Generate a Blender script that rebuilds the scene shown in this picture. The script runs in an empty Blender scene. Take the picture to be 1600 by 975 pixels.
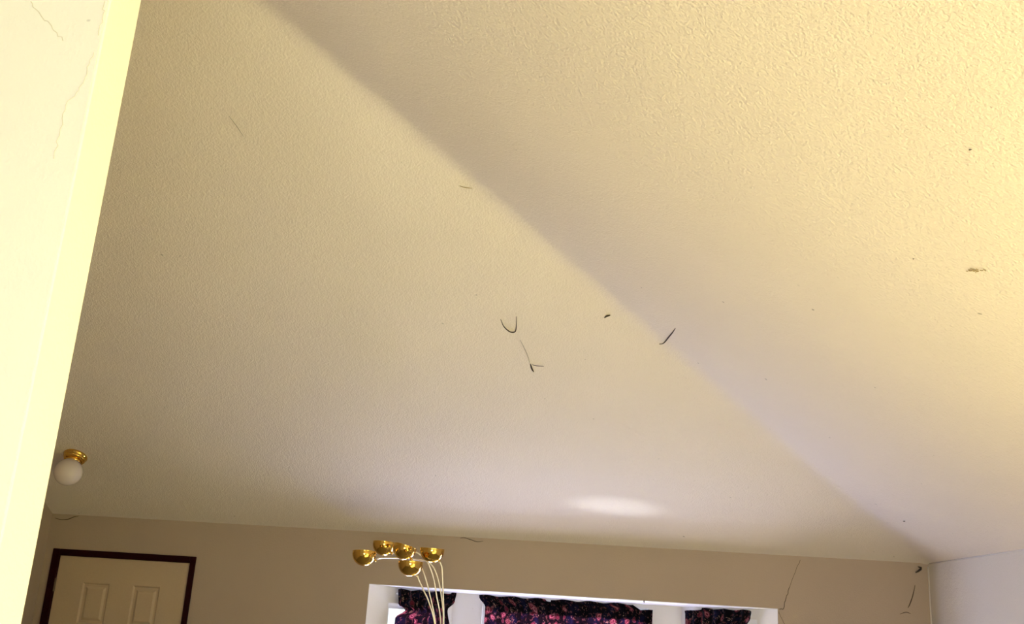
import bpy, bmesh, math, random
from mathutils import Vector, Matrix
random.seed(7)
S = bpy.context.scene
C = S.collection

# ------------------------------------------------------------------ camera
EYE = Vector((0.0, 0.0, 1.846))
F_PX, PITCH, ROLL, YAW = 1561.3, 0.29214, -0.062407, -0.07748
def make_camera():
    fw = Vector((math.sin(YAW)*math.cos(PITCH), math.cos(YAW)*math.cos(PITCH), math.sin(PITCH)))
    r0 = Vector((math.cos(YAW), -math.sin(YAW), 0)); d0 = fw.cross(r0)
    c, s = math.cos(ROLL), math.sin(ROLL)
    r = c*r0 + s*d0; d = -s*r0 + c*d0
    u = -d; b = -fw
    cam = bpy.data.cameras.new('camera'); o = bpy.data.objects.new('camera', cam); C.objects.link(o)
    cam.sensor_fit = 'HORIZONTAL'; cam.sensor_width = 36.0; cam.lens = 36.0*F_PX/1600.0
    cam.clip_start = 0.05
    o.matrix_world = Matrix(((r.x, u.x, b.x, EYE.x), (r.y, u.y, b.y, EYE.y), (r.z, u.z, b.z, EYE.z), (0, 0, 0, 1)))
    S.camera = o
make_camera()

# ------------------------------------------------------------------ world, lights, exposure
S.view_settings.view_transform = 'Standard'; S.view_settings.look = 'None'
S.view_settings.gamma = 1.0; S.view_settings.use_curve_mapping = False
S.view_settings.exposure = 0.0
w = bpy.data.worlds.new('sky'); S.world = w; w.use_nodes = True
w.node_tree.nodes['Background'].inputs[0].default_value = (0.92, 0.95, 1.0, 1)
w.node_tree.nodes['Background'].inputs[1].default_value = 1.6

def area(name, loc, aim, sx, sy, power, col, spread=180):
    l = bpy.data.lights.new(name, 'AREA'); l.shape = 'RECTANGLE'; l.size = sx; l.size_y = sy
    l.energy = power; l.color = col; l.spread = math.radians(spread)
    o = bpy.data.objects.new(name, l); C.objects.link(o); o.location = loc
    o.rotation_euler = (Vector(aim)-Vector(loc)).to_track_quat('-Z', 'Y').to_euler()
    return o
# low sun through an assumed, unseen patio door on the right, making a warm patch on the tan carpet that lights the slopes from below
sun = bpy.data.lights.new('sun', 'SUN'); sun.energy = 164; sun.color = (1.0, 0.87, 0.57); sun.angle = math.radians(0.6)
so = bpy.data.objects.new('sun', sun); C.objects.link(so)
so.rotation_euler = Vector((-0.766, 0.06, -0.643)).to_track_quat('-Z', 'Y').to_euler()
# added area light as daylight through an assumed, unseen window behind the viewer
area('assumed_back_daylight', (0.1, -2.60, 1.45), (0.1, 1.0, 1.9), 2.3, 1.3, 160, (0.90, 0.91, 0.95))
# daylight through the three bay windows
COOL = (0.52, 0.54, 1.0)
area('bay_daylight', (-0.06, 7.86, 1.25), (-0.06, 6.0, 2.3), 1.25, 0.9, 105, (0.53, 0.57, 1.0))
area('bay_daylight_side', (-1.26, 7.46, 1.25), (-0.2, 6.3, 2.2), 0.5, 0.9, 46, COOL)
area('bay_daylight_side', (1.18, 7.46, 1.25), (0.1, 6.3, 2.2), 0.5, 0.9, 24, COOL)
# added spot for the ceiling streak, standing in for sill glare; no sill exists
gl_ = bpy.data.lights.new('added_glint_spot', 'SPOT'); gl_.energy = 70; gl_.color = (0.85, 0.93, 1.0); gl_.spot_size = math.radians(5.5); gl_.spot_blend = 1.0; gl_.shadow_soft_size = 0.01
go = bpy.data.objects.new('added_glint_spot', gl_); C.objects.link(go); go.location = (0.20, 7.30, 0.95)
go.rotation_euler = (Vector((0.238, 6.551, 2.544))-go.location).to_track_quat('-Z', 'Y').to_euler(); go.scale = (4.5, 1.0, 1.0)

# ------------------------------------------------------------------ materials
def nodes(name):
    m = bpy.data.materials.new(name); m.use_nodes = True
    nt = m.node_tree; b = nt.nodes['Principled BSDF']
    return m, nt, b
def simple(name, col, rough=0.6, metal=0.0, bump=0.0, scale=60.0, var=0.0, spec=0.5):
    m, nt, b = nodes(name)
    b.inputs['Roughness'].default_value = rough; b.inputs['Metallic'].default_value = metal
    b.inputs['Specular IOR Level'].default_value = spec
    tc = nt.nodes.new('ShaderNodeTexCoord')
    n = nt.nodes.new('ShaderNodeTexNoise'); n.inputs['Scale'].default_value = scale; n.inputs['Detail'].default_value = 5
    nt.links.new(tc.outputs['Object'], n.inputs['Vector'])
    mx = nt.nodes.new('ShaderNodeMix'); mx.data_type = 'RGBA'
    mx.inputs[6].default_value = (*[c*(1-var) for c in col], 1); mx.inputs[7].default_value = (*[min(1, c*(1+var)) for c in col], 1)
    nt.links.new(n.outputs[0], mx.inputs[0]); nt.links.new(mx.outputs[2], b.inputs['Base Color'])
    if bump:
        bp = nt.nodes.new('ShaderNodeBump'); bp.inputs['Strength'].default_value = bump; bp.inputs['Distance'].default_value = 0.004
        nt.links.new(n.outputs[0], bp.inputs['Height']); nt.links.new(bp.outputs[0], b.inputs['Normal'])
    return m
def paint(name, col, scale, bump, dist, var=0.05, rough=0.75):
    """rolled / sprayed wall paint: slow colour drift plus orange-peel relief"""
    m, nt, b = nodes(name)
    b.inputs['Roughness'].default_value = rough; b.inputs['Specular IOR Level'].default_value = 0.25
    tc = nt.nodes.new('ShaderNodeTexCoord')
    big = nt.nodes.new('ShaderNodeTexNoise'); big.inputs['Scale'].default_value = 1.3; big.inputs['Detail'].default_value = 4
    fine = nt.nodes.new('ShaderNodeTexNoise'); fine.inputs['Scale'].default_value = scale; fine.inputs['Detail'].default_value = 3
    fine.inputs['Roughness'].default_value = 0.55
    med = nt.nodes.new('ShaderNodeTexNoise'); med.inputs['Scale'].default_value = scale*0.33; med.inputs['Detail'].default_value = 2
    speck = nt.nodes.new('ShaderNodeTexNoise'); speck.inputs['Scale'].default_value = 26; speck.inputs['Detail'].default_value = 1
    for n in (big, fine, med, speck): nt.links.new(tc.outputs['Object'], n.inputs['Vector'])
    mx = nt.nodes.new('ShaderNodeMix'); mx.data_type = 'RGBA'
    mx.inputs[6].default_value = (*[c*(1-var) for c in col], 1); mx.inputs[7].default_value = (*[min(1, c*(1+var)) for c in col], 1)
    nt.links.new(big.outputs[0], mx.inputs[0])
    # sparse fly specks
    rp = nt.nodes.new('ShaderNodeMapRange'); rp.inputs[1].default_value = 0.80; rp.inputs[2].default_value = 0.84
    nt.links.new(speck.outputs[0], rp.inputs[0])
    m2 = nt.nodes.new('ShaderNodeMix'); m2.data_type = 'RGBA'; m2.inputs[7].default_value = (*[c*0.5 for c in col], 1)
    nt.links.new(rp.outputs[0], m2.inputs[0]); nt.links.new(mx.outputs[2], m2.inputs[6])
    nt.links.new(m2.outputs[2], b.inputs['Base Color'])
    ad = nt.nodes.new('ShaderNodeMath'); ad.operation = 'MULTIPLY_ADD'; ad.inputs[1].default_value = 0.6
    nt.links.new(med.outputs[0], ad.inputs[0]); nt.links.new(fine.outputs[0], ad.inputs[2])
    bp = nt.nodes.new('ShaderNodeBump'); bp.inputs['Strength'].default_value = bump; bp.inputs['Distance'].default_value = dist
    nt.links.new(ad.outputs[0], bp.inputs['Height']); nt.links.new(bp.outputs[0], b.inputs['Normal'])
    return m
M_CEIL = paint('ceiling_paint', (0.72, 0.64, 0.58), 105, 0.62, 0.008)
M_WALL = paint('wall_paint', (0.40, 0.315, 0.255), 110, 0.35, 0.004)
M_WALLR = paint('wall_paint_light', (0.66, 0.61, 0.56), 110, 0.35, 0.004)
M_PART = paint('partition_paint', (0.85, 0.82, 0.70), 110, 0.3, 0.004, 0.02)
M_BAY = paint('bay_white_paint', (0.72, 0.685, 0.65), 90, 0.3, 0.004)
M_FLOOR = simple('carpet', (0.25, 0.215, 0.125), 0.95, 0, 0.8, 180, 0.1)
M_DOOR = simple('door_paint', (0.47, 0.36, 0.25), 0.55, 0, 0.1, 90, 0.04)
M_CASING = simple('dark_mahogany', (0.018, 0.0012, 0.0018), 0.55, 0, 0.15, 40, 0.35, 0.08)
M_BRASS = simple('polished_brass', (0.74, 0.46, 0.10), 0.09, 1.0, 0.02, 30, 0.05)
M_STEM = simple('pale_brass', (0.97, 0.90, 0.72), 0.35, 1.0, 0, 30, 0.03)
M_IRON = simple('aged_metal', (0.10, 0.07, 0.05), 0.4, 0.9, 0.1, 60, 0.2)
M_OPAL = simple('opal_glass', (0.66, 0.58, 0.55), 0.08, 0, 0, 20, 0.02)
M_BULB = simple('bulb_glass', (0.85, 0.84, 0.80), 0.15, 0, 0, 20, 0.02)
M_WEB = simple('dusty_cobweb', (0.045, 0.03, 0.02), 0.95, 0, 0, 80, 0.3)
M_CRACK = simple('plaster_crack', (0.06, 0.04, 0.025), 0.95, 0, 0, 80, 0.3)
M_SCUFF = simple('faint_scuff', (0.70, 0.64, 0.48), 0.9, 0, 0, 80, 0.2)
M_DUST = simple('dust_smudge', (0.34, 0.25, 0.12), 0.95, 0, 0, 80, 0.4)
M_VINYL = simple('white_vinyl', (0.80, 0.80, 0.80), 0.4, 0, 0.05, 80, 0.02)
M_GRASS = simple('outside_lawn', (0.10, 0.13, 0.06), 0.95, 0, 0.4, 8, 0.3)
def glass():
    m = bpy.data.materials.new('window_glass'); m.use_nodes = True; nt = m.node_tree; nt.nodes.clear()
    out = nt.nodes.new('ShaderNodeOutputMaterial'); mix = nt.nodes.new('ShaderNodeMixShader')
    t = nt.nodes.new('ShaderNodeBsdfTransparent'); g = nt.nodes.new('ShaderNodeBsdfGlossy'); g.inputs['Roughness'].default_value = 0.02
    t.inputs[0].default_value = (0.95, 0.97, 0.96, 1)
    mix.inputs[0].default_value = 0.06
    nt.links.new(t.outputs[0], mix.inputs[1]); nt.links.new(g.outputs[0], mix.inputs[2]); nt.links.new(mix.outputs[0], out.inputs[0])
    return m
M_GLASS = glass()
def fabric():
    """black ground, navy patches, dusty pink roses, beige leaf strokes; lets backlight through"""
    m = bpy.data.materials.new('floral_fabric'); m.use_nodes = True; nt = m.node_tree; nt.nodes.clear()
    N = nt.nodes.new; L = nt.links.new
    out = N('ShaderNodeOutputMaterial'); uv = N('ShaderNodeTexCoord')
    def mixc(f, a, b):
        x = N('ShaderNodeMix'); x.data_type = 'RGBA'; L(f, x.inputs[0])
        for s, v in ((6, a), (7, b)):
            if isinstance(v, tuple): x.inputs[s].default_value = (*v, 1)
            else: L(v, x.inputs[s])
        return x.outputs[2]
    def rng(src, a, b, c=0.0, d=1.0):
        r = N('ShaderNodeMapRange'); r.inputs[1].default_value = a; r.inputs[2].default_value = b; r.inputs[3].default_value = c; r.inputs[4].default_value = d
        L(src, r.inputs[0]); return r.outputs[0]
    def mul(a, b):
        x = N('ShaderNodeMath'); x.operation = 'MULTIPLY'; L(a, x.inputs[0]); L(b, x.inputs[1]); return x.outputs[0]
    def warp(sc, amt):
        n = N('ShaderNodeTexNoise'); n.inputs['Scale'].default_value = sc; L(uv.outputs['UV'], n.inputs['Vector'])
        v = N('ShaderNodeVectorMath'); v.operation = 'MULTIPLY_ADD'; v.inputs[1].default_value = (amt, amt, 0)
        L(n.outputs[1], v.inputs[0]); L(uv.outputs['UV'], v.inputs[2]); return v.outputs[0]
    wv = warp(22, 0.05)
    nav = N('ShaderNodeTexNoise'); nav.inputs['Scale'].default_value = 9; L(uv.outputs['UV'], nav.inputs['Vector'])
    base = mixc(rng(nav.outputs[0], 0.5, 0.68), (0.004, 0.003, 0.004), (0.006, 0.007, 0.024))
    # leaf strokes
    lf = N('ShaderNodeTexVoronoi'); lf.feature = 'F1'; lf.inputs['Scale'].default_value = 34; L(warp(30, 0.09), lf.inputs['Vector'])
    base = mixc(rng(lf.outputs['Distance'], 0.20, 0.12), base, (0.26, 0.18, 0.12))
    lf2 = N('ShaderNodeTexNoise'); lf2.inputs['Scale'].default_value = 45; lf2.inputs['Detail'].default_value = 3; L(uv.outputs['UV'], lf2.inputs['Vector'])
    base = mixc(rng(lf2.outputs[0], 0.58, 0.66), base, (0.11, 0.045, 0.04))
    # roses
    ro = N('ShaderNodeTexVoronoi'); ro.inputs['Scale'].default_value = 13; ro.inputs['Randomness'].default_value = 0.8; L(wv, ro.inputs['Vector'])
    ring = N('ShaderNodeMath'); ring.operation = 'SINE'
    r1 = N('ShaderNodeMath'); r1.operation = 'MULTIPLY'; r1.inputs[1].default_value = 42; L(ro.outputs['Distance'], r1.inputs[0]); L(r1.outputs[0], ring.inputs[0])
    rose = mixc(rng(ring.outputs[0], -0.5, 0.6), (0.10, 0.012, 0.022), (0.34, 0.13, 0.13))
    base = mixc(rng(ro.outputs['Distance'], 0.34, 0.26), base, rose)
    d = N('ShaderNodeBsdfPrincipled'); d.inputs['Roughness'].default_value = 0.9; d.inputs['Specular IOR Level'].default_value = 0.1
    dk = mixc(rng(nav.outputs[0], 0.0, 0.001, 0.12, 0.12), base, (0.003, 0.002, 0.003))
    L(dk, d.inputs['Base Color'])
    t = N('ShaderNodeBsdfTranslucent')
    gm = N('ShaderNodeGamma'); gm.inputs[1].default_value = 0.86; L(base, gm.inputs[0])
    tn = N('ShaderNodeMix'); tn.data_type = 'RGBA'; tn.blend_type = 'MULTIPLY'; tn.inputs[0].default_value = 1.0
    L(gm.outputs[0], tn.inputs[6]); tn.inputs[7].default_value = (1.0, 0.42, 0.62, 1); L(tn.outputs[2], t.inputs[0])
    mx = N('ShaderNodeMixShader'); mx.inputs[0].default_value = 0.4
    L(d.outputs[0], mx.inputs[1]); L(t.outputs[0], mx.inputs[2]); L(mx.outputs[0], out.inputs[0])
    return m
M_FABRIC = fabric()

# ------------------------------------------------------------------ mesh helpers
def link(name, bm, mat, parent=None, smooth=False, mw=None):
    me = bpy.data.meshes.new(name)
    bmesh.ops.recalc_face_normals(bm, faces=bm.faces[:])
    bm.to_mesh(me); bm.free()
    if mat: me.materials.append(mat)
    if smooth:
        for p in me.polygons: p.use_smooth = True
    o = bpy.data.objects.new(name, me); C.objects.link(o)
    if parent: o.parent = parent
    if mw is not None: o.matrix_local = mw
    return o
def struct(o, label=None):
    o['kind'] = 'structure'
    if label: o['label'] = label
    return o
def tag(o, label, cat, group=None):
    o['label'] = label; o['category'] = cat
    if group: o['group'] = group
    return o
def empty(name, loc=(0, 0, 0), mw=None):
    o = bpy.data.objects.new(name, None); C.objects.link(o); o.empty_display_size = 0.1
    if mw is not None: o.matrix_world = mw
    else: o.location = loc
    return o
def box(bm, x0, x1, y0, y1, z0, z1, bevel=0.0):
    vs = [bm.verts.new(p) for p in ((x0,y0,z0),(x1,y0,z0),(x1,y1,z0),(x0,y1,z0),(x0,y0,z1),(x1,y0,z1),(x1,y1,z1),(x0,y1,z1))]
    fs = [bm.faces.new([vs[i] for i in q]) for q in ((0,3,2,1),(4,5,6,7),(0,1,5,4),(1,2,6,5),(2,3,7,6),(3,0,4,7))]
    if bevel:
        es = {e for f in fs for e in f.edges}
        bmesh.ops.bevel(bm, geom=list(es), offset=bevel, segments=2, affect='EDGES', profile=0.5)
    return bm
def mkbox(*a, bevel=0.0): return box(bmesh.new(), *a, bevel=bevel)
def lathe(prof, n=48, bm=None, M=None):
    bm = bm or bmesh.new(); rings = []
    for r, z in prof:
        if r < 1e-6: v = [bm.verts.new((0, 0, z))]
        else: v = [bm.verts.new((r*math.cos(2*math.pi*i/n), r*math.sin(2*math.pi*i/n), z)) for i in range(n)]
        rings.append(v)
    for a, b in zip(rings, rings[1:]):
        for i in range(n):
            j = (i+1) % n
            if len(a) == 1 and len(b) == 1: continue
            if len(a) == 1: bm.faces.new((a[0], b[i], b[j]))
            elif len(b) == 1: bm.faces.new((a[i], a[j], b[0]))
            else: bm.faces.new((a[i], a[j], b[j], b[i]))
    if M is not None: bmesh.ops.transform(bm, matrix=M, verts=[v for r in rings for v in r])
    return bm
def spline(pts, n=10):
    P = [Vector(p) for p in pts]; out = []
    for i in range(len(P)-1):
        p0 = P[i-1] if i else P[0]*2-P[1]; p1, p2 = P[i], P[i+1]; p3 = P[i+2] if i+2 < len(P) else P[-1]*2-P[-2]
        for k in range(n):
            t = k/n; out.append(0.5*((2*p1)+(p2-p0)*t+(2*p0-5*p1+4*p2-p3)*t*t+(3*p1-p0-3*p2+p3)*t**3))
    out.append(P[-1]); return out
def tube(pts, r, n=8, bm=None, taper=None):
    bm = bm or bmesh.new(); P = [Vector(p) for p in pts]; rings = []
    up = Vector((0.31, 0.17, 0.93)).normalized()
    for i, p in enumerate(P):
        d = (P[min(i+1, len(P)-1)]-P[max(i-1, 0)]).normalized()
        a = d.cross(up)
        if a.length < 1e-3: a = d.cross(Vector((1, 0, 0)))
        a.normalize(); b = d.cross(a)
        rr = r if taper is None else r*taper(i/(len(P)-1))
        rings.append([bm.verts.new(p+rr*(a*math.cos(2*math.pi*k/n)+b*math.sin(2*math.pi*k/n))) for k in range(n)])
    for a, b in zip(rings, rings[1:]):
        for k in range(n): bm.faces.new((a[k], a[(k+1) % n], b[(k+1) % n], b[k]))
    bm.faces.new(rings[0]); bm.faces.new(rings[-1][::-1])
    return bm
def holed_wall(us, zs, holes, place, t0, t1):
    """wall slab over u (along) x z with rectangular openings; place(u, t, z) gives the point, t the depth"""
    bm = bmesh.new(); cache = {}
    def V(u, t, z):
        k = (u, t, z)
        if k not in cache: cache[k] = bm.verts.new(place(u, t, z))
        return cache[k]
    nu, nz = len(us)-1, len(zs)-1
    def solid(i, j):
        if i < 0 or j < 0 or i >= nu or j >= nz: return False
        u, z = (us[i]+us[i+1])/2, (zs[j]+zs[j+1])/2
        return not any(a < u < b and c < z < d for a, b, c, d in holes)
    for i in range(nu):
        for j in range(nz):
            if not solid(i, j): continue
            a, b, c, d = us[i], us[i+1], zs[j], zs[j+1]
            bm.faces.new((V(a,t0,c), V(b,t0,c), V(b,t0,d), V(a,t0,d)))
            bm.faces.new((V(a,t1,c), V(a,t1,d), V(b,t1,d), V(b,t1,c)))
            if not solid(i-1, j): bm.faces.new((V(a,t0,c), V(a,t0,d), V(a,t1,d), V(a,t1,c)))
            if not solid(i+1, j): bm.faces.new((V(b,t0,c), V(b,t1,c), V(b,t1,d), V(b,t0,d)))
            if not solid(i, j-1): bm.faces.new((V(a,t0,c), V(a,t1,c), V(b,t1,c), V(b,t0,c)))
            if not solid(i, j+1): bm.faces.new((V(a,t0,d), V(b,t0,d), V(b,t1,d), V(a,t1,d)))
    return bm

# ------------------------------------------------------------------ room shell
XL, XR, YF, YB = -3.72, 2.333, 7.0, -2.5
ZT, SL, ZMAX = 2.327, 0.484, 4.6
def ceil_z(x, y):
    a, b = ZT+SL*(YF-y), ZT+SL*(XR-x)
    return min(min(a, b)-(max(0.0, 0.03-abs(a-b))**2)/(4*0.03), ZMAX)      # hip crease slightly rounded by the plaster
def make_ceiling():
    h = 0.05; bm = bmesh.new(); from mathutils import noise
    ni, nj = int(math.ceil((XR+0.1-XL+0.1)/h)), int(math.ceil((YF+0.1-YB+0.1)/h))
    g = []
    for i in range(ni+1):
        row = []
        for j in range(nj+1):
            x = max(XR+0.1-i*h, XL-0.1); y = max(YF+0.1-j*h, YB-0.1)
            z = ceil_z(x, y)
            edge = max(0.0, min(1.0, min(XR-x, YF-y)/0.4))
            z += edge*(0.004*noise.noise((x*1.3, y*1.3, 0.3))+0.0015*noise.noise((x*5, y*5, 4.0)))
            row.append(bm.verts.new((x, y, z)))
        g.append(row)
    for i in range(ni):
        for j in range(nj):
            bm.faces.new((g[i][j], g[i+1][j], g[i+1][j+1])); bm.faces.new((g[i][j], g[i+1][j+1], g[i][j+1]))
    o = link('ceiling', bm, M_CEIL, smooth=True)
    md = o.modifiers.new('thickness', 'SOLIDIFY'); md.thickness = 0.10; md.offset = 1.0
    # faces must look down into the room so the thickness grows upwards
    me = o.data
    if me.polygons[0].normal.z > 0: me.flip_normals()
    md.offset = -1.0
    return struct(o, 'textured cream vaulted ceiling with a diagonal hip crease')
make_ceiling()

struct(link('floor', mkbox(XL-0.12, XR+0.12, YB-0.12, YF+0.9, -0.1, 0.0), M_FLOOR))

BAY_L, BAY_R, BAY_H = -1.403, 1.342, 1.98
DX0, DX1, DZ = -3.606, -2.674, 2.043
front = holed_wall([XL-0.12, DX0-0.01, DX1+0.01, BAY_L, BAY_R, XR+0.12], [0.0, BAY_H, DZ+0.01, ZT+0.03],
                   [(DX0-0.01, DX1+0.01, 0, DZ+0.01), (BAY_L, BAY_R, 0, BAY_H)], lambda u, t, z: (u, t, z), YF, YF+0.12)
wall_front = struct(link('wall_front', front, M_WALL), 'tan wall with the door and the bay window')

# left wall follows the rake of the ceiling
def left_wall():
    bm = bmesh.new()
    pr = [(YB, 0.0), (YF, 0.0), (YF, ZT+0.03), (YF-(ZMAX-ZT)/SL, ZMAX+0.03), (YB, ZMAX+0.03)]
    a = [bm.verts.new((XL, y, z)) for y, z in pr]; b = [bm.verts.new((XL-0.12, y, z)) for y, z in pr]
    bm.faces.new(a); bm.faces.new(b[::-1])
    for i in range(5): bm.faces.new((a[i], a[(i+1) % 5], b[(i+1) % 5], b[i]))
    return bm
struct(link('wall_left', left_wall(), M_WALL))
PD = (0.2, 2.8, 0.0, 2.05)          # assumed patio door opening in the right wall, sized for the sun patch (y0, y1, z0, z1)
right = holed_wall([YB, PD[0], PD[1], YF+0.12], [0.0, PD[3], ZT+0.03], [PD], lambda u, t, z: (t, u, z), XR, XR+0.12)
wall_right = struct(link('wall_right', right, M_WALLR))
BW = (-1.05, 1.25, 0.80, 2.10)         # assumed back window opening, added to let light in
def back_wall():
    bm = holed_wall([XL-0.12, XL, BW[0], BW[1], XR+0.12], [0.0, BW[2], BW[3], ZT+0.03], [BW], lambda u, t, z: (u, t, z), YB, YB-0.12)
    pr = [(XR+0.12, ZT+0.03), (XR-(ZMAX-ZT)/SL, ZMAX+0.03), (XL-0.12, ZMAX+0.03), (XL-0.12, ZT+0.03)]
    a = [bm.verts.new((x, YB, z)) for x, z in pr]; b = [bm.verts.new((x, YB-0.12, z)) for x, z in pr]
    bm.faces.new(a); bm.faces.new(b[::-1])
    for i in range(3): bm.faces.new((a[i], a[i+1], b[i+1], b[i]))
    return bm
struct(link('wall_back', back_wall(), M_WALLR))

# partition wall close by on the left
PX, PY = -0.928, 1.6
def partition():
    bm = bmesh.new()
    xs = [XL, PX]; top = [ceil_z(XL, PY)+0.03, ceil_z(PX, PY)+0.03]
    xk = XR-(ZMAX-ZT)/SL
    pr = [(XL, 0), (PX, 0), (PX, top[1]), (xk, ZMAX+0.03), (XL, ZMAX+0.03)]
    a = [bm.verts.new((x, PY, z)) for x, z in pr]; b = [bm.verts.new((x, PY+0.115, z)) for x, z in pr]
    bm.faces.new(a); bm.faces.new(b[::-1])
    for i in range(5): bm.faces.new((a[i], a[(i+1) % 5], b[(i+1) % 5], b[i]))
    ed = [e for e in bm.edges if all(abs(v.co.x-PX) < 1e-4 for v in e.verts) and abs(e.verts[0].co.z-e.verts[1].co.z) > 1]
    bmesh.ops.bevel(bm, geom=ed, offset=0.004, segments=2, affect='EDGES')
    return bm
wall_part = struct(link('wall_partition', partition(), M_PART), 'pale cream partition wall close by on the left')

# ------------------------------------------------------------------ bay
B0, B1, B2, B3 = Vector((BAY_L, 7.0)), Vector((-0.896, 7.65)), Vector((0.777, 7.65)), Vector((BAY_R, 7.0))
SOFF_DROP = 0.016
def bay_side(name, a, b, win, n):
    """one flat of the bay between plan points a and b, with its window"""
    d = (b-a); L = d.length; d.normalize(); nrm = Vector((-d.y, d.x))          # outward (away from the room)
    if nrm.y < 0: nrm = -nrm
    P = lambda u, t, z: (a.x+d.x*u+nrm.x*t, a.y+d.y*u+nrm.y*t, z)
    u0, u1, z0, z1 = win
    bm = holed_wall([0, u0, u1, L], [0, z0, z1, BAY_H+0.02], [win], P, 0.0, 0.10)
    struct(link(name, bm, M_BAY))
    MW = Matrix(((d.x, nrm.x, 0, a.x), (d.y, nrm.y, 0, a.y), (0, 0, 1, 0), (0, 0, 0, 1)))
    w = struct(link('window_%d' % n, frame_mesh(u0, u1, z0, z1, 0.03, 0.08, 0.035), M_VINYL))
    w.matrix_world = MW
    zc = (z0+z1)/2
    link('meeting_rail', mkbox(u0+0.035, u1-0.035, 0.035, 0.065, zc-0.02, zc+0.02, bevel=0.003), M_VINYL, w)
    for c, e in ((z0+0.03, zc-0.015), (zc+0.015, z1-0.03)):
        link('pane', mkbox(u0+0.03, u1-0.03, 0.048, 0.054, c, e), M_GLASS, w)
    return P
def frame_mesh(u0, u1, z0, z1, t0, t1, wd):
    bm = bmesh.new()
    box(bm, u0, u0+wd, t0, t1, z0, z1); box(bm, u1-wd, u1, t0, t1, z0, z1)
    box(bm, u0+wd, u1-wd, t0, t1, z0, z0+wd); box(bm, u0+wd, u1-wd, t0, t1, z1-wd, z1)
    return bm
WT = 1.902
LL = (B1-B0).length
PLm = bay_side('wall_bay_left', B0, B1, (0.19, 0.70, 0.75, WT-0.04), 1)
PCm = bay_side('wall_bay_center', B1, B2, (0.22, 1.44, 0.75, WT), 2)
PRm = bay_side('wall_bay_right', B2, B3, (0.16, 0.69, 0.75, WT), 3)
def soffit():
    bm = bmesh.new()
    pts = [(B0.x, 6.9995, 0.004), (B1.x, 7.65, SOFF_DROP), (B2.x, 7.65, SOFF_DROP), (B3.x, 6.9995, 0.004)]
    lo = [bm.verts.new((x, y, BAY_H-dz)) for x, y, dz in pts]; hi = [bm.verts.new((x, y, BAY_H-0.0005)) for x, y, dz in pts]
    bm.faces.new(lo); bm.faces.new(hi[::-1])
    for i in range(4): bm.faces.new((lo[i], lo[(i+1) % 4], hi[(i+1) % 4], hi[i]))
    return bm
struct(link('ceiling_bay', soffit(), M_BAY), 'white underside of the bay window head')
BLOCKER_Z = 1.832  # lower edge of the added backlight-blocking sheet, where the fabric glow starts
M_BLOCKER = simple('backlight_blocker_cloth', (0.006, 0.005, 0.006), 0.95, 0, 0.2, 120, 0.3, 0.1)
# valance curtains: gathered, ruffled top, hung from a rod
def curtain(name, P, u0, u1, zt, zb, edge_l, edge_r, top_fn, pleats, seed, label, off=0.055):
    """edge_l / edge_r: (z, du) offsets of the side edges; P(u, t, z) maps into the bay flat (t < 0 is the room side)"""
    rnd = random.Random(seed); W = u1-u0; nu, nz = int(pleats*10), 34
    ph = [rnd.uniform(0, 6.28) for _ in range(6)]
    def ed(tab, z):
        if z >= tab[0][0]: return tab[0][1]
        for (za, a), (zc, b) in zip(tab, tab[1:]):
            if zc <= z <= za:
                f = (za-z)/(za-zc); f = f*f*(3-2*f); return a+(b-a)*f
        return tab[-1][1]
    root = empty(name, P((u0+u1)/2, -off, zb)); tag(root, label, 'curtain', 'floral valances in the bay window')
    inv = root.location.copy()
    bm = bmesh.new(); uvl = bm.loops.layers.uv.new('UVMap'); g = []; uvs = {}; heads = []
    for i in range(nu+1):
        s = i/nu; row = []; hd = []
        for k in range(nz+1):
            q = k/nz; z = zt+top_fn(s)*(1-q)**3 + (zb-zt)*q
            a = u0+ed(edge_l, z); b = u1+ed(edge_r, z)
            u = a+(b-a)*s + 0.004*math.sin(s*pleats*3.1+ph[0]+q*3)
            amp = 0.019*(0.6+0.4*q)
            t = -off+amp*math.sin(s*pleats*2*math.pi+ph[1]+0.9*math.sin(s*7+ph[2]))+0.006*math.sin(s*pleats*5.3+ph[3]+q*4)
            t = min(t, -0.032)
            v = bm.verts.new(Vector(P(u, t, z))-inv); uvs[v] = (s*W*1.25, z); row.append(v)
            if (zt-0.006)+(zb-zt)*q > BLOCKER_Z: hd.append(Vector(P(u, t+0.005, z-0.003))-inv)
        g.append(row); heads.append(hd)
    for i in range(nu):
        for k in range(nz):
            f = bm.faces.new((g[i][k], g[i+1][k], g[i+1][k+1], g[i][k+1]))
            for lp in f.loops: lp[uvl].uv = uvs[lp.vert]
    o = link('fabric', bm, M_FABRIC, root, smooth=True)
    # opaque dark sheet added behind the valance top to block the backlight
    bm2 = bmesh.new(); rows = []
    for i in range(nu+1):
        rows.append([bm2.verts.new(p) for p in heads[i]])
    for i in range(nu):
        for k in range(min(len(rows[i]), len(rows[i+1]))-1):
            bm2.faces.new((rows[i][k], rows[i+1][k], rows[i+1][k+1], rows[i][k+1]))
    link('backlight_blocker', bm2, M_BLOCKER, root, smooth=True)
    rod_z = zt-0.03; ro = 0.022
    rod = tube([Vector(P(u0+0.03, -ro, rod_z))-inv, Vector(P(u1-0.03, -ro, rod_z))-inv], 0.006, 10)
    link('rod', rod, M_VINYL, root, smooth=True)
    for u in (u0+0.05, u1-0.05):
        br = tube([Vector(P(u, -ro, rod_z))-inv, Vector(P(u, 0.0, rod_z))-inv], 0.004, 8)
        link('bracket', br, M_VINYL, root)
    return root
CT = BAY_H-SOFF_DROP-0.005
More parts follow.
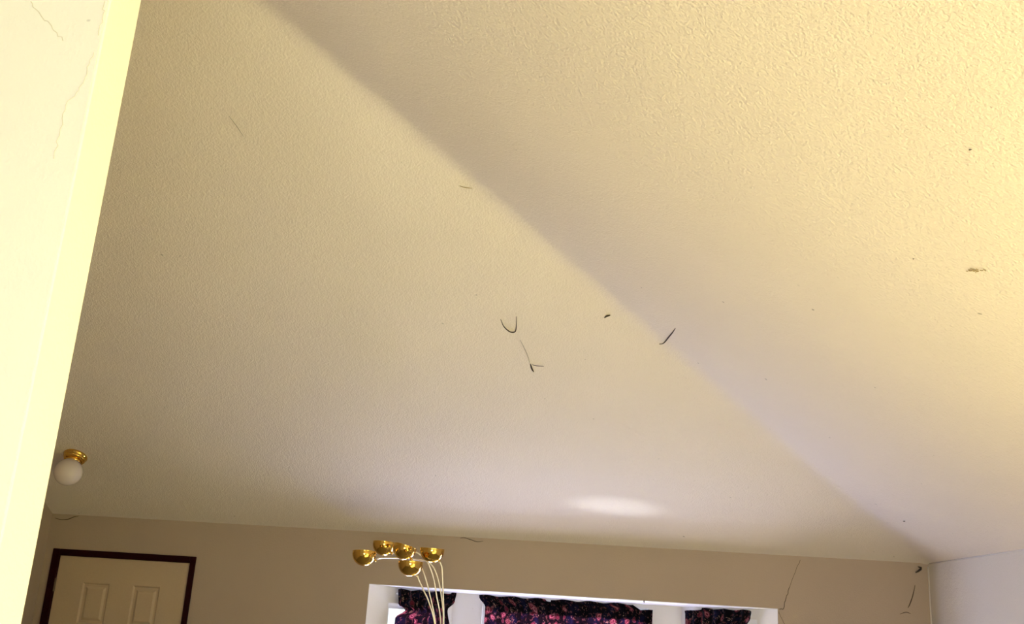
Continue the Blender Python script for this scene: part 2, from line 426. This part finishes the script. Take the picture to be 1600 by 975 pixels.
curtain('valance_curtain', PLm, 0.252*LL, 0.968*LL, CT, 1.42,
        [(1.96, 0.0), (1.86, 0.012), (1.822, 0.080), (1.770, -0.01), (1.42, -0.02)], [(1.96, 0.0), (1.90, -0.015), (1.84, -0.085), (1.70, -0.05), (1.42, 0.0)],
        lambda s: 0.006*math.sin(s*21), 7, 3, 'dark floral valance behind the brass lamp, leftmost of three in the bay')
curtain('valance_curtain', PCm, 0.199+0.0, 1.461, CT, 1.42,
        [(1.95, 0.0), (1.88, 0.05), (1.42, 0.05)], [(1.95, -0.05), (1.93, 0.0), (1.42, -0.01)],
        lambda s: 0.005*math.sin(s*40)-(0.035 if s > 0.93 else 0.0)-(0.012 if 0.405 < s < 0.43 else 0), 16, 5, 'wide dark floral valance over the middle window of the bay')
LR = (B3-B2).length
curtain('valance_curtain', PRm, LR*(1-0.926), LR*(1-0.199), CT, 1.42,
        [(1.95, -0.005), (1.925, 0.025), (1.42, 0.03)], [(1.95, 0.0), (1.91, -0.01), (1.86, -0.045), (1.42, -0.05)],
        lambda s: (-0.028*(1-s/0.35) if s < 0.35 else 0.0)+0.004*math.sin(s*23), 7, 9, 'dark floral valance at the right end of the bay, rightmost of three')

# ------------------------------------------------------------------ door
door = struct(empty('door_1', (DX0, YF, 0.0)), 'cream six-panel door in a dark mahogany casing')
def door_slab():
    bm = bmesh.new(); W = DX1-DX0
    pan = []
    for x0 in (0.195, 0.555):
        for z0, z1 in ((0.22, 0.80), (0.95, 1.50), (1.60, 1.872)): pan.append((x0, x0+0.19, z0, z1))
    us = sorted({0, W, *[p[0] for p in pan], *[p[1] for p in pan]}); zs = sorted({0.01, DZ, *[p[2] for p in pan], *[p[3] for p in pan]})
    return holed_wall(us, zs, pan, lambda u, t, z: (u, t, z), 0.004, 0.044), pan
bm, pan = door_slab()
link('slab', bm, M_DOOR, door)
def door_panel(p):
    x0, x1, z0, z1 = p; bm = bmesh.new(); loops = []
    for d, y in ((0, 0.004), (0.010, 0.016), (0.024, 0.016), (0.040, 0.007)):
        loops.append([bm.verts.new(q) for q in ((x0+d, y, z0+d), (x1-d, y, z0+d), (x1-d, y, z1-d), (x0+d, y, z1-d))])
    for a, b in zip(loops, loops[1:]):
        for i in range(4): bm.faces.new((a[i], a[(i+1) % 4], b[(i+1) % 4], b[i]))
    bm.faces.new(loops[-1])
    bk = [bm.verts.new((x, 0.030, z)) for x, z in ((x0, z0), (x1, z0), (x1, z1), (x0, z1))]
    bm.faces.new(bk[::-1])
    for i in range(4): bm.faces.new((loops[0][i], bk[i], bk[(i+1) % 4], loops[0][(i+1) % 4]))
    return bm
for p in pan: link('panel', door_panel(p), M_DOOR, door)
W = DX1-DX0
for a in ((-0.054, -0.004, -0.016, 0.0, 0.0, DZ+0.046), (W+0.004, W+0.044, -0.016, 0.0, 0.0, DZ+0.046), (-0.004, W+0.004, -0.016, 0.0, DZ+0.002, DZ+0.046)):
    link('casing', mkbox(*a, bevel=0.004), M_CASING, door)
for a in ((-0.009, -0.002, 0.0, 0.11, 0.0, DZ+0.008), (W+0.002, W+0.009, 0.0, 0.11, 0.0, DZ+0.008), (-0.002, W+0.002, 0.0, 0.11, DZ+0.003, DZ+0.009)):
    link('jamb', mkbox(*a), M_CASING, door)
for a in ((-0.002, W+0.002, 0.046, 0.062, DZ-0.014, DZ+0.004), (-0.004, 0.012, 0.046, 0.062, 0.0, DZ-0.014), (W-0.012, W+0.004, 0.046, 0.062, 0.0, DZ-0.014)):
    link('door_stop', mkbox(*a), M_CASING, door)
for z in (0.25, 1.05, 1.80):
    hg = lathe([(0, 0), (0.007, 0), (0.007, 0.09), (0, 0.09)], 10); link('hinge', hg, M_IRON, door, mw=Matrix.Translation((-0.001, -0.005, z)))
kn = lathe([(0, 0), (0.032, 0), (0.032, 0.006), (0.012, 0.012), (0.010, 0.035), (0.026, 0.045), (0.030, 0.058), (0.020, 0.070), (0, 0.072)], 24, M=Matrix.Rotation(math.radians(90), 4, 'X'))
link('knob', kn, M_BRASS, door, smooth=True, mw=Matrix.Translation((W-0.07, 0.004, 0.95)))

# ------------------------------------------------------------------ assumed openings out of view, added for their light
wb = struct(link('window_4', frame_mesh(BW[0], BW[1], BW[2], BW[3], YB-0.09, YB-0.04, 0.05), M_VINYL))
xm = (BW[0]+BW[1])/2
link('mullion', mkbox(xm-0.025, xm+0.025, YB-0.09, YB-0.04, BW[2]+0.05, BW[3]-0.05), M_VINYL, wb)
for a, b in ((BW[0]+0.05, xm-0.025), (xm+0.025, BW[1]-0.05)): link('pane', mkbox(a, b, YB-0.068, YB-0.062, BW[2]+0.05, BW[3]-0.05), M_GLASS, wb)
def yz_frame():
    bm = bmesh.new(); y0, y1, z0, z1 = PD; x0, x1 = XR+0.04, XR+0.09; wd = 0.06
    for a in ((y0, y0+wd, z0, z1), (y1-wd, y1, z0, z1), (y0+wd, y1-wd, z0, z0+wd), (y0+wd, y1-wd, z1-wd, z1)): box(bm, x0, x1, *a)
    return bm
pd = struct(link('door_assumed', yz_frame(), M_VINYL))
ym = (PD[0]+PD[1])/2
link('stile', mkbox(XR+0.04, XR+0.09, ym-0.04, ym+0.04, 0.06, PD[3]-0.06), M_VINYL, pd)
for a, b in ((PD[0]+0.06, ym-0.04), (ym+0.04, PD[1]-0.06)): link('pane', mkbox(XR+0.062, XR+0.068, a, b, 0.06, PD[3]-0.06), M_GLASS, pd)
struct(link('ground_outside', mkbox(-30, 30, -30, 40, -0.35, -0.25), M_GRASS))

# thin caulk bead along the corner of the right-hand wall
struct(link('trim_1', tube([(XR+0.001, YF-0.01, ZT-0.003), (XR+0.001, 3.0, ZT-0.003)], 0.005, 8), M_WALLR, smooth=True))
struct(link('trim_2', tube([(XR-0.002, YF-0.002, 0.0), (XR-0.002, YF-0.002, ZT-0.02)], 0.005, 8), M_WALLR, smooth=True))

# ------------------------------------------------------------------ globe ceiling light on the slope
n = Vector((0, -SL, -1)).normalized(); ax = Vector((1, 0, 0)); ay = n.cross(ax)
gp = Vector((-3.278, 6.319, ceil_z(-3.278, 6.319)-0.001))
gl = empty('ceiling_light', mw=Matrix(((ax.x, ay.x, n.x, gp.x), (ax.y, ay.y, n.y, gp.y), (ax.z, ay.z, n.z, gp.z), (0, 0, 0, 1))))
tag(gl, 'white glass globe light with a brass collar on the sloped ceiling above the door', 'ceiling light')
link('canopy', lathe([(0, -0.004), (0.074, -0.004), (0.077, 0.004), (0.074, 0.012), (0.068, 0.018), (0.070, 0.024), (0.064, 0.032), (0.052, 0.036), (0, 0.036)], 64), M_BRASS, gl, smooth=True)
link('collar', lathe([(0, 0.034), (0.047, 0.034), (0.049, 0.040), (0.047, 0.052), (0, 0.052)], 48), M_BRASS, gl, smooth=True)
R = 0.087; zc = 0.125
link('globe', lathe([(0.040, zc-math.sqrt(R*R-0.040**2)-0.012)]+[(R*math.sin(a), zc-R*math.cos(a)) for a in [math.asin(0.040/R)+(math.pi-math.asin(0.040/R))*i/28 for i in range(29)]], 48), M_OPAL, gl, smooth=True)
for k in range(3):
    a = 2*math.pi*k/3+0.4
    link('thumb_screw', tube([(0.046*math.cos(a), 0.046*math.sin(a), 0.046), (0.060*math.cos(a), 0.060*math.sin(a), 0.046)], 0.004, 8), M_BRASS, gl)

# ------------------------------------------------------------------ five-arm brass floor lamp
LX, LY = -0.70, 5.92
lamp = empty('floor_lamp', (LX, LY, 0.0)); tag(lamp, 'five-arm brass floor lamp with upturned bowl shades by the bay window', 'floor lamp')
rel = lambda p: Vector(p)-Vector((LX, LY, 0))
link('base', lathe([(0, 0), (0.15, 0), (0.152, 0.008), (0.145, 0.022), (0.05, 0.034), (0.02, 0.05), (0, 0.05)], 48), M_BRASS, lamp, smooth=True)
link('pole', tube([(0, 0, 0.04), (0, 0, 0.5), (0, 0, 0.95)], 0.013, 16), M_BRASS, lamp, smooth=True)
link('collar', lathe([(0, 0.93), (0.022, 0.93), (0.026, 0.95), (0.026, 1.0), (0.020, 1.02), (0, 1.02)], 24), M_BRASS, lamp, smooth=True)
ARMS = [  # path from the shade down, shade centre, shade axis tilt (x, y)
    ([(-0.895, 5.79, 2.022), (-0.88, 5.80, 1.989), (-0.849, 5.80, 1.936), (-0.818, 5.80, 1.882), (-0.774, 5.81, 1.762)], (-0.929, 5.75, 2.056), (0.00, -0.02)),
    ([(-0.965, 6.00, 2.108), (-0.911, 5.97, 2.087), (-0.886, 5.95, 2.048), (-0.86, 5.95, 1.99), (-0.829, 5.95, 1.901), (-0.788, 5.95, 1.76)], (-1.012, 6.00, 2.154), (0.22, -0.10)),
    ([(-1.165, 5.93, 2.092), (-1.150, 5.98, 2.108), (-1.073, 6.05, 2.118), (-0.951, 6.06, 2.116), (-0.908, 6.03, 2.112), (-0.871, 6.0, 2.101), (-0.831, 6.0, 2.022), (-0.801, 6.0, 1.915), (-0.765, 6.0, 1.761)], (-1.228, 5.90, 2.103), (-0.02, -0.10)),
    ([(-1.110, 6.13, 2.146), (-1.075, 6.11, 2.150), (-1.024, 6.09, 2.162), (-0.956, 6.05, 2.158), (-0.918, 6.05, 2.139), (-0.872, 6.05, 2.106), (-0.832, 6.05, 2.064), (-0.795, 6.05, 1.974), (-0.768, 6.05, 1.86), (-0.757, 6.04, 1.762)], (-1.164, 6.15, 2.178), (0.03, -0.06)),
    ([(-0.782, 5.85, 2.106), (-0.770, 5.85, 2.085), (-0.761, 5.85, 2.054), (-0.744, 5.85, 1.915), (-0.729, 5.85, 1.765)], (-0.827, 5.85, 2.141), (0.02, 0.03)),
]
RS = 0.070
def shade_prof():
    cut = math.radians(98)                       # shell from the bottom pole up past the equator
    o = [(RS*math.sin(cut*i/26), -RS*math.cos(cut*i/26)) for i in range(27)]
    r2 = RS-0.0025
    rim = [(o[-1][0]+0.0012, o[-1][1]+0.0016), (o[-1][0]-0.0018, o[-1][1]+0.0026)]
    inn = [(r2*math.sin(cut*i/20), -r2*math.cos(cut*i/20)) for i in range(20, -1, -1)]
    return o+rim+inn
sp = shade_prof()
link('tmp', lathe(sp, 56), None); shade_me = bpy.data.objects['tmp'].data; bpy.data.objects.remove(bpy.data.objects['tmp'])
shade_me.materials.append(M_BRASS)
for p in shade_me.polygons: p.use_smooth = True
bulb_bm = lathe([(0, -0.045), (0.012, -0.045), (0.013, -0.020), (0.020, -0.008), (0.024, 0.006), (0.019, 0.020), (0.008, 0.027), (0, 0.028)], 24)
link('tmp', bulb_bm, M_BULB); bulb_me = bpy.data.objects['tmp'].data; bpy.data.objects.remove(bpy.data.objects['tmp'])
for p in bulb_me.polygons: p.use_smooth = True
for i, (path, ctr, tilt) in enumerate(ARMS):
    ang = 2*math.pi*i/5
    pts = [rel(p) for p in path]+[Vector((-0.03+0.012*math.cos(ang), 0.012*math.sin(ang), 1.45)), Vector((0.010*math.cos(ang), 0.010*math.sin(ang), 1.00))]
    link('arm', tube(spline(pts, 10), 0.0042, 10), M_STEM, lamp, smooth=True)
    rot = Matrix.Rotation(tilt[0], 4, 'Y') @ Matrix.Rotation(tilt[1], 4, 'X')
    sh = bpy.data.objects.new('shade', shade_me); C.objects.link(sh); sh.parent = lamp
    sh.matrix_local = Matrix.Translation(rel(ctr)+Vector((0, 0, 0.022))) @ rot
    bl = bpy.data.objects.new('bulb', bulb_me); C.objects.link(bl); bl.parent = sh; bl.location = (0, 0, -0.022)
    e = pts[0]; kd = (rel(ctr)+Vector((0, 0, 0.022))-e).normalized()
    link('knuckle', tube([e-kd*0.006, e+kd*0.014], 0.007, 12), M_BRASS, lamp, smooth=True)

# ------------------------------------------------------------------ cobwebs, specks, cracks
def on_ceiling(x, y): return Vector((x, y, ceil_z(x, y)-0.004))
def thread(name, pts, r, label, cat, mat=M_WEB, group=None, n=6):
    P = spline([Vector(p) for p in pts], n); o0 = P[0].copy()
    o = link(name, tube([p-o0 for p in P], r, 6, taper=lambda t: 0.45+0.55*math.sin(math.pi*min(1, max(0, t)))), mat, smooth=True)
    o.location = o0
    if label: tag(o, label, cat, group)
    return o
CW = 'cobweb threads on the ceiling'
hook = [(-0.442, 4.974), (-0.431, 5.016), (-0.411, 5.046), (-0.391, 5.061), (-0.369, 5.055), (-0.362, 5.012), (-0.358, 4.95)]
thread('cobweb', [on_ceiling(*p) for p in hook], 0.0032, 'hook-shaped dark cobweb thread in the middle of the ceiling', 'cobweb', group=CW)
thread('cobweb', [on_ceiling(*p) for p in ((-0.345, 5.114), (-0.313, 5.206), (-0.296, 5.28))], 0.0012, 'very faint straight cobweb strand hanging below the hook-shaped thread', 'cobweb', group=CW)
thread('cobweb', [on_ceiling(*p) for p in ((-0.293, 5.29), (-0.285, 5.326), (-0.275, 5.351))], 0.0048, 'short thick dark cobweb tuft near the middle of the ceiling', 'cobweb', group=CW)
thread('cobweb', [on_ceiling(*p) for p in ((-0.283, 5.294), (-0.262, 5.303), (-0.219, 5.304))], 0.0020, 'short thin cobweb thread pointing right from the thick tuft', 'cobweb', group=CW)
thread('cobweb', [on_ceiling(*p) for p in ((0.094, 4.934), (0.107, 4.92), (0.123, 4.914))], 0.0055, 'small dark dash of web just left of the ceiling crease', 'cobweb', group=CW)
thread('cobweb', [on_ceiling(*p) for p in ((0.388, 5.102), (0.411, 5.084), (0.427, 4.965), (0.436, 4.865), (0.441, 4.786))], 0.0036, 'curved dark cobweb thread just right of the ceiling crease', 'cobweb', group=CW)
thread('cobweb', [on_ceiling(*p) for p in ((-1.591, 3.847), (-1.569, 3.896), (-1.549, 3.952))], 0.0010, 'fine hair-like strand high on the left part of the ceiling', 'cobweb', group=CW)
thread('cobweb', [on_ceiling(*p) for p in ((-0.60, 4.168), (-0.575, 4.176), (-0.541, 4.179))], 0.0022, 'faint short strand beside the crease high on the ceiling', 'cobweb', mat=M_DUST, group=CW)
wf = lambda x, z: (x, YF-0.003, z)
thread('cobweb', [wf(2.24, 2.182), wf(2.22, 2.111), wf(2.199, 2.059), wf(2.186, 2.035)], 0.0030, 'dark slanting cobweb thread on the front wall near the right corner', 'cobweb')
thread('cobweb', [wf(2.132, 1.992), wf(2.173, 2.006), wf(2.202, 1.998)], 0.0020, 'faint arched thread low on the front wall near the right corner', 'cobweb')
thread('cobweb', [(2.262, 6.99, 2.302), (2.282, 6.985, 2.294), (2.266, 6.988, 2.276), (2.245, 6.99, 2.262)], 0.0065, 'dark tangled web tuft high in the right corner', 'cobweb')
thread('cobweb', [wf(-0.802, 2.316), wf(-0.778, 2.322), wf(-0.735, 2.313), wf(-0.685, 2.300), wf(-0.643, 2.306)], 0.0022, 'thin wavy cobweb thread below the ceiling above the brass lamp', 'cobweb')
thread('cobweb', [wf(-3.696, 2.296), wf(-3.645, 2.288), wf(-3.597, 2.294), wf(-3.559, 2.312), wf(-3.526, 2.318)], 0.0028, 'thin wavy cobweb thread in the corner above the door', 'cobweb')
thread('nail', [(0.461, 6.996, 1.982), (0.461, 6.990, 1.972), (0.463, 6.988, 1.964)], 0.0035, 'tiny dark nail sticking out of the white head of the bay', 'nail')
# dusty smudge and specks on the bright right-hand slope
def smudge():
    bm = bmesh.new(); rnd = random.Random(4)
    for i in range(26):
        t = rnd.random(); x = 1.134+0.026*t+rnd.gauss(0, 0.003); y = 2.888-0.043*t+rnd.gauss(0, 0.004)
        a = rnd.uniform(0, 3.14); l = rnd.uniform(0.003, 0.010)
        p = on_ceiling(x, y)-on_ceiling(1.145, 2.87); q = on_ceiling(x+l*math.cos(a), y+l*math.sin(a))-on_ceiling(1.145, 2.87)
        tube([p, (p+q)/2-Vector((0, 0, 0.001)), q], 0.0011, 5, bm)
    o = link('dust_smudge', bm, M_DUST); o.location = on_ceiling(1.145, 2.87); return o
tag(smudge(), 'brown fuzzy dust smudge on the bright right part of the ceiling', 'dust')
def speck(x, y, r, label):
    bm = bmesh.new(); bmesh.ops.create_icosphere(bm, subdivisions=1, radius=r)
    for v in bm.verts: v.co += Vector((random.uniform(-1, 1), random.uniform(-1, 1), 0))*r*0.3; v.co.z *= 0.5
    o = link('fly_speck', bm, M_WEB); o.location = on_ceiling(x, y); tag(o, label, 'speck', 'specks on the ceiling')
speck(0.926, 2.3, 0.0035, 'small dark speck above the dust smudge on the bright ceiling')
speck(1.002, 2.978, 0.003, 'small dark speck left of the dust smudge on the bright ceiling')
speck(1.944, 6.21, 0.006, 'small dark speck on the ceiling close to the right corner')
# cracks belong to the walls they run through
def crack(parent, pts, r, mat=M_CRACK):
    P = []
    for a, b in zip(pts, pts[1:]):
        for k in range(5):
            t = k/5; j = 0.003 if k else 0
            P.append(Vector(a).lerp(Vector(b), t)+Vector((random.uniform(-j, j), 0, random.uniform(-j, j))))
    P.append(Vector(pts[-1]))
    return link('crack', tube(P, r, 5), mat, parent)
wf = lambda x, z: (x, YF-0.0005, z)
crack(wall_front, [wf(1.496, 2.302), wf(1.461, 2.218), wf(1.423, 2.123)], 0.0012)
crack(wall_front, [wf(1.423, 2.123), wf(1.398, 2.052), wf(1.379, 1.979), wf(1.352, 1.977)], 0.0020)
crack(wall_front, [wf(1.349, 1.962), wf(1.366, 1.923), wf(1.386, 1.885)], 0.0012)
wp = lambda x, z: (x, PY-0.0003, z)
crack(wall_part, [wp(-1.084, 2.911), wp(-1.062, 2.886), wp(-1.029, 2.852), wp(-1.004, 2.827)], 0.0009, M_SCUFF)
crack(wall_part, [wp(-0.939, 2.803), wp(-0.945, 2.766), wp(-0.953, 2.723), wp(-0.972, 2.693), wp(-0.973, 2.644), wp(-0.973, 2.584)], 0.0008, M_SCUFF)
crack(wall_part, [wp(-0.938, 2.914), wp(-0.936, 2.877), wp(-0.937, 2.84)], 0.0008, M_SCUFF)
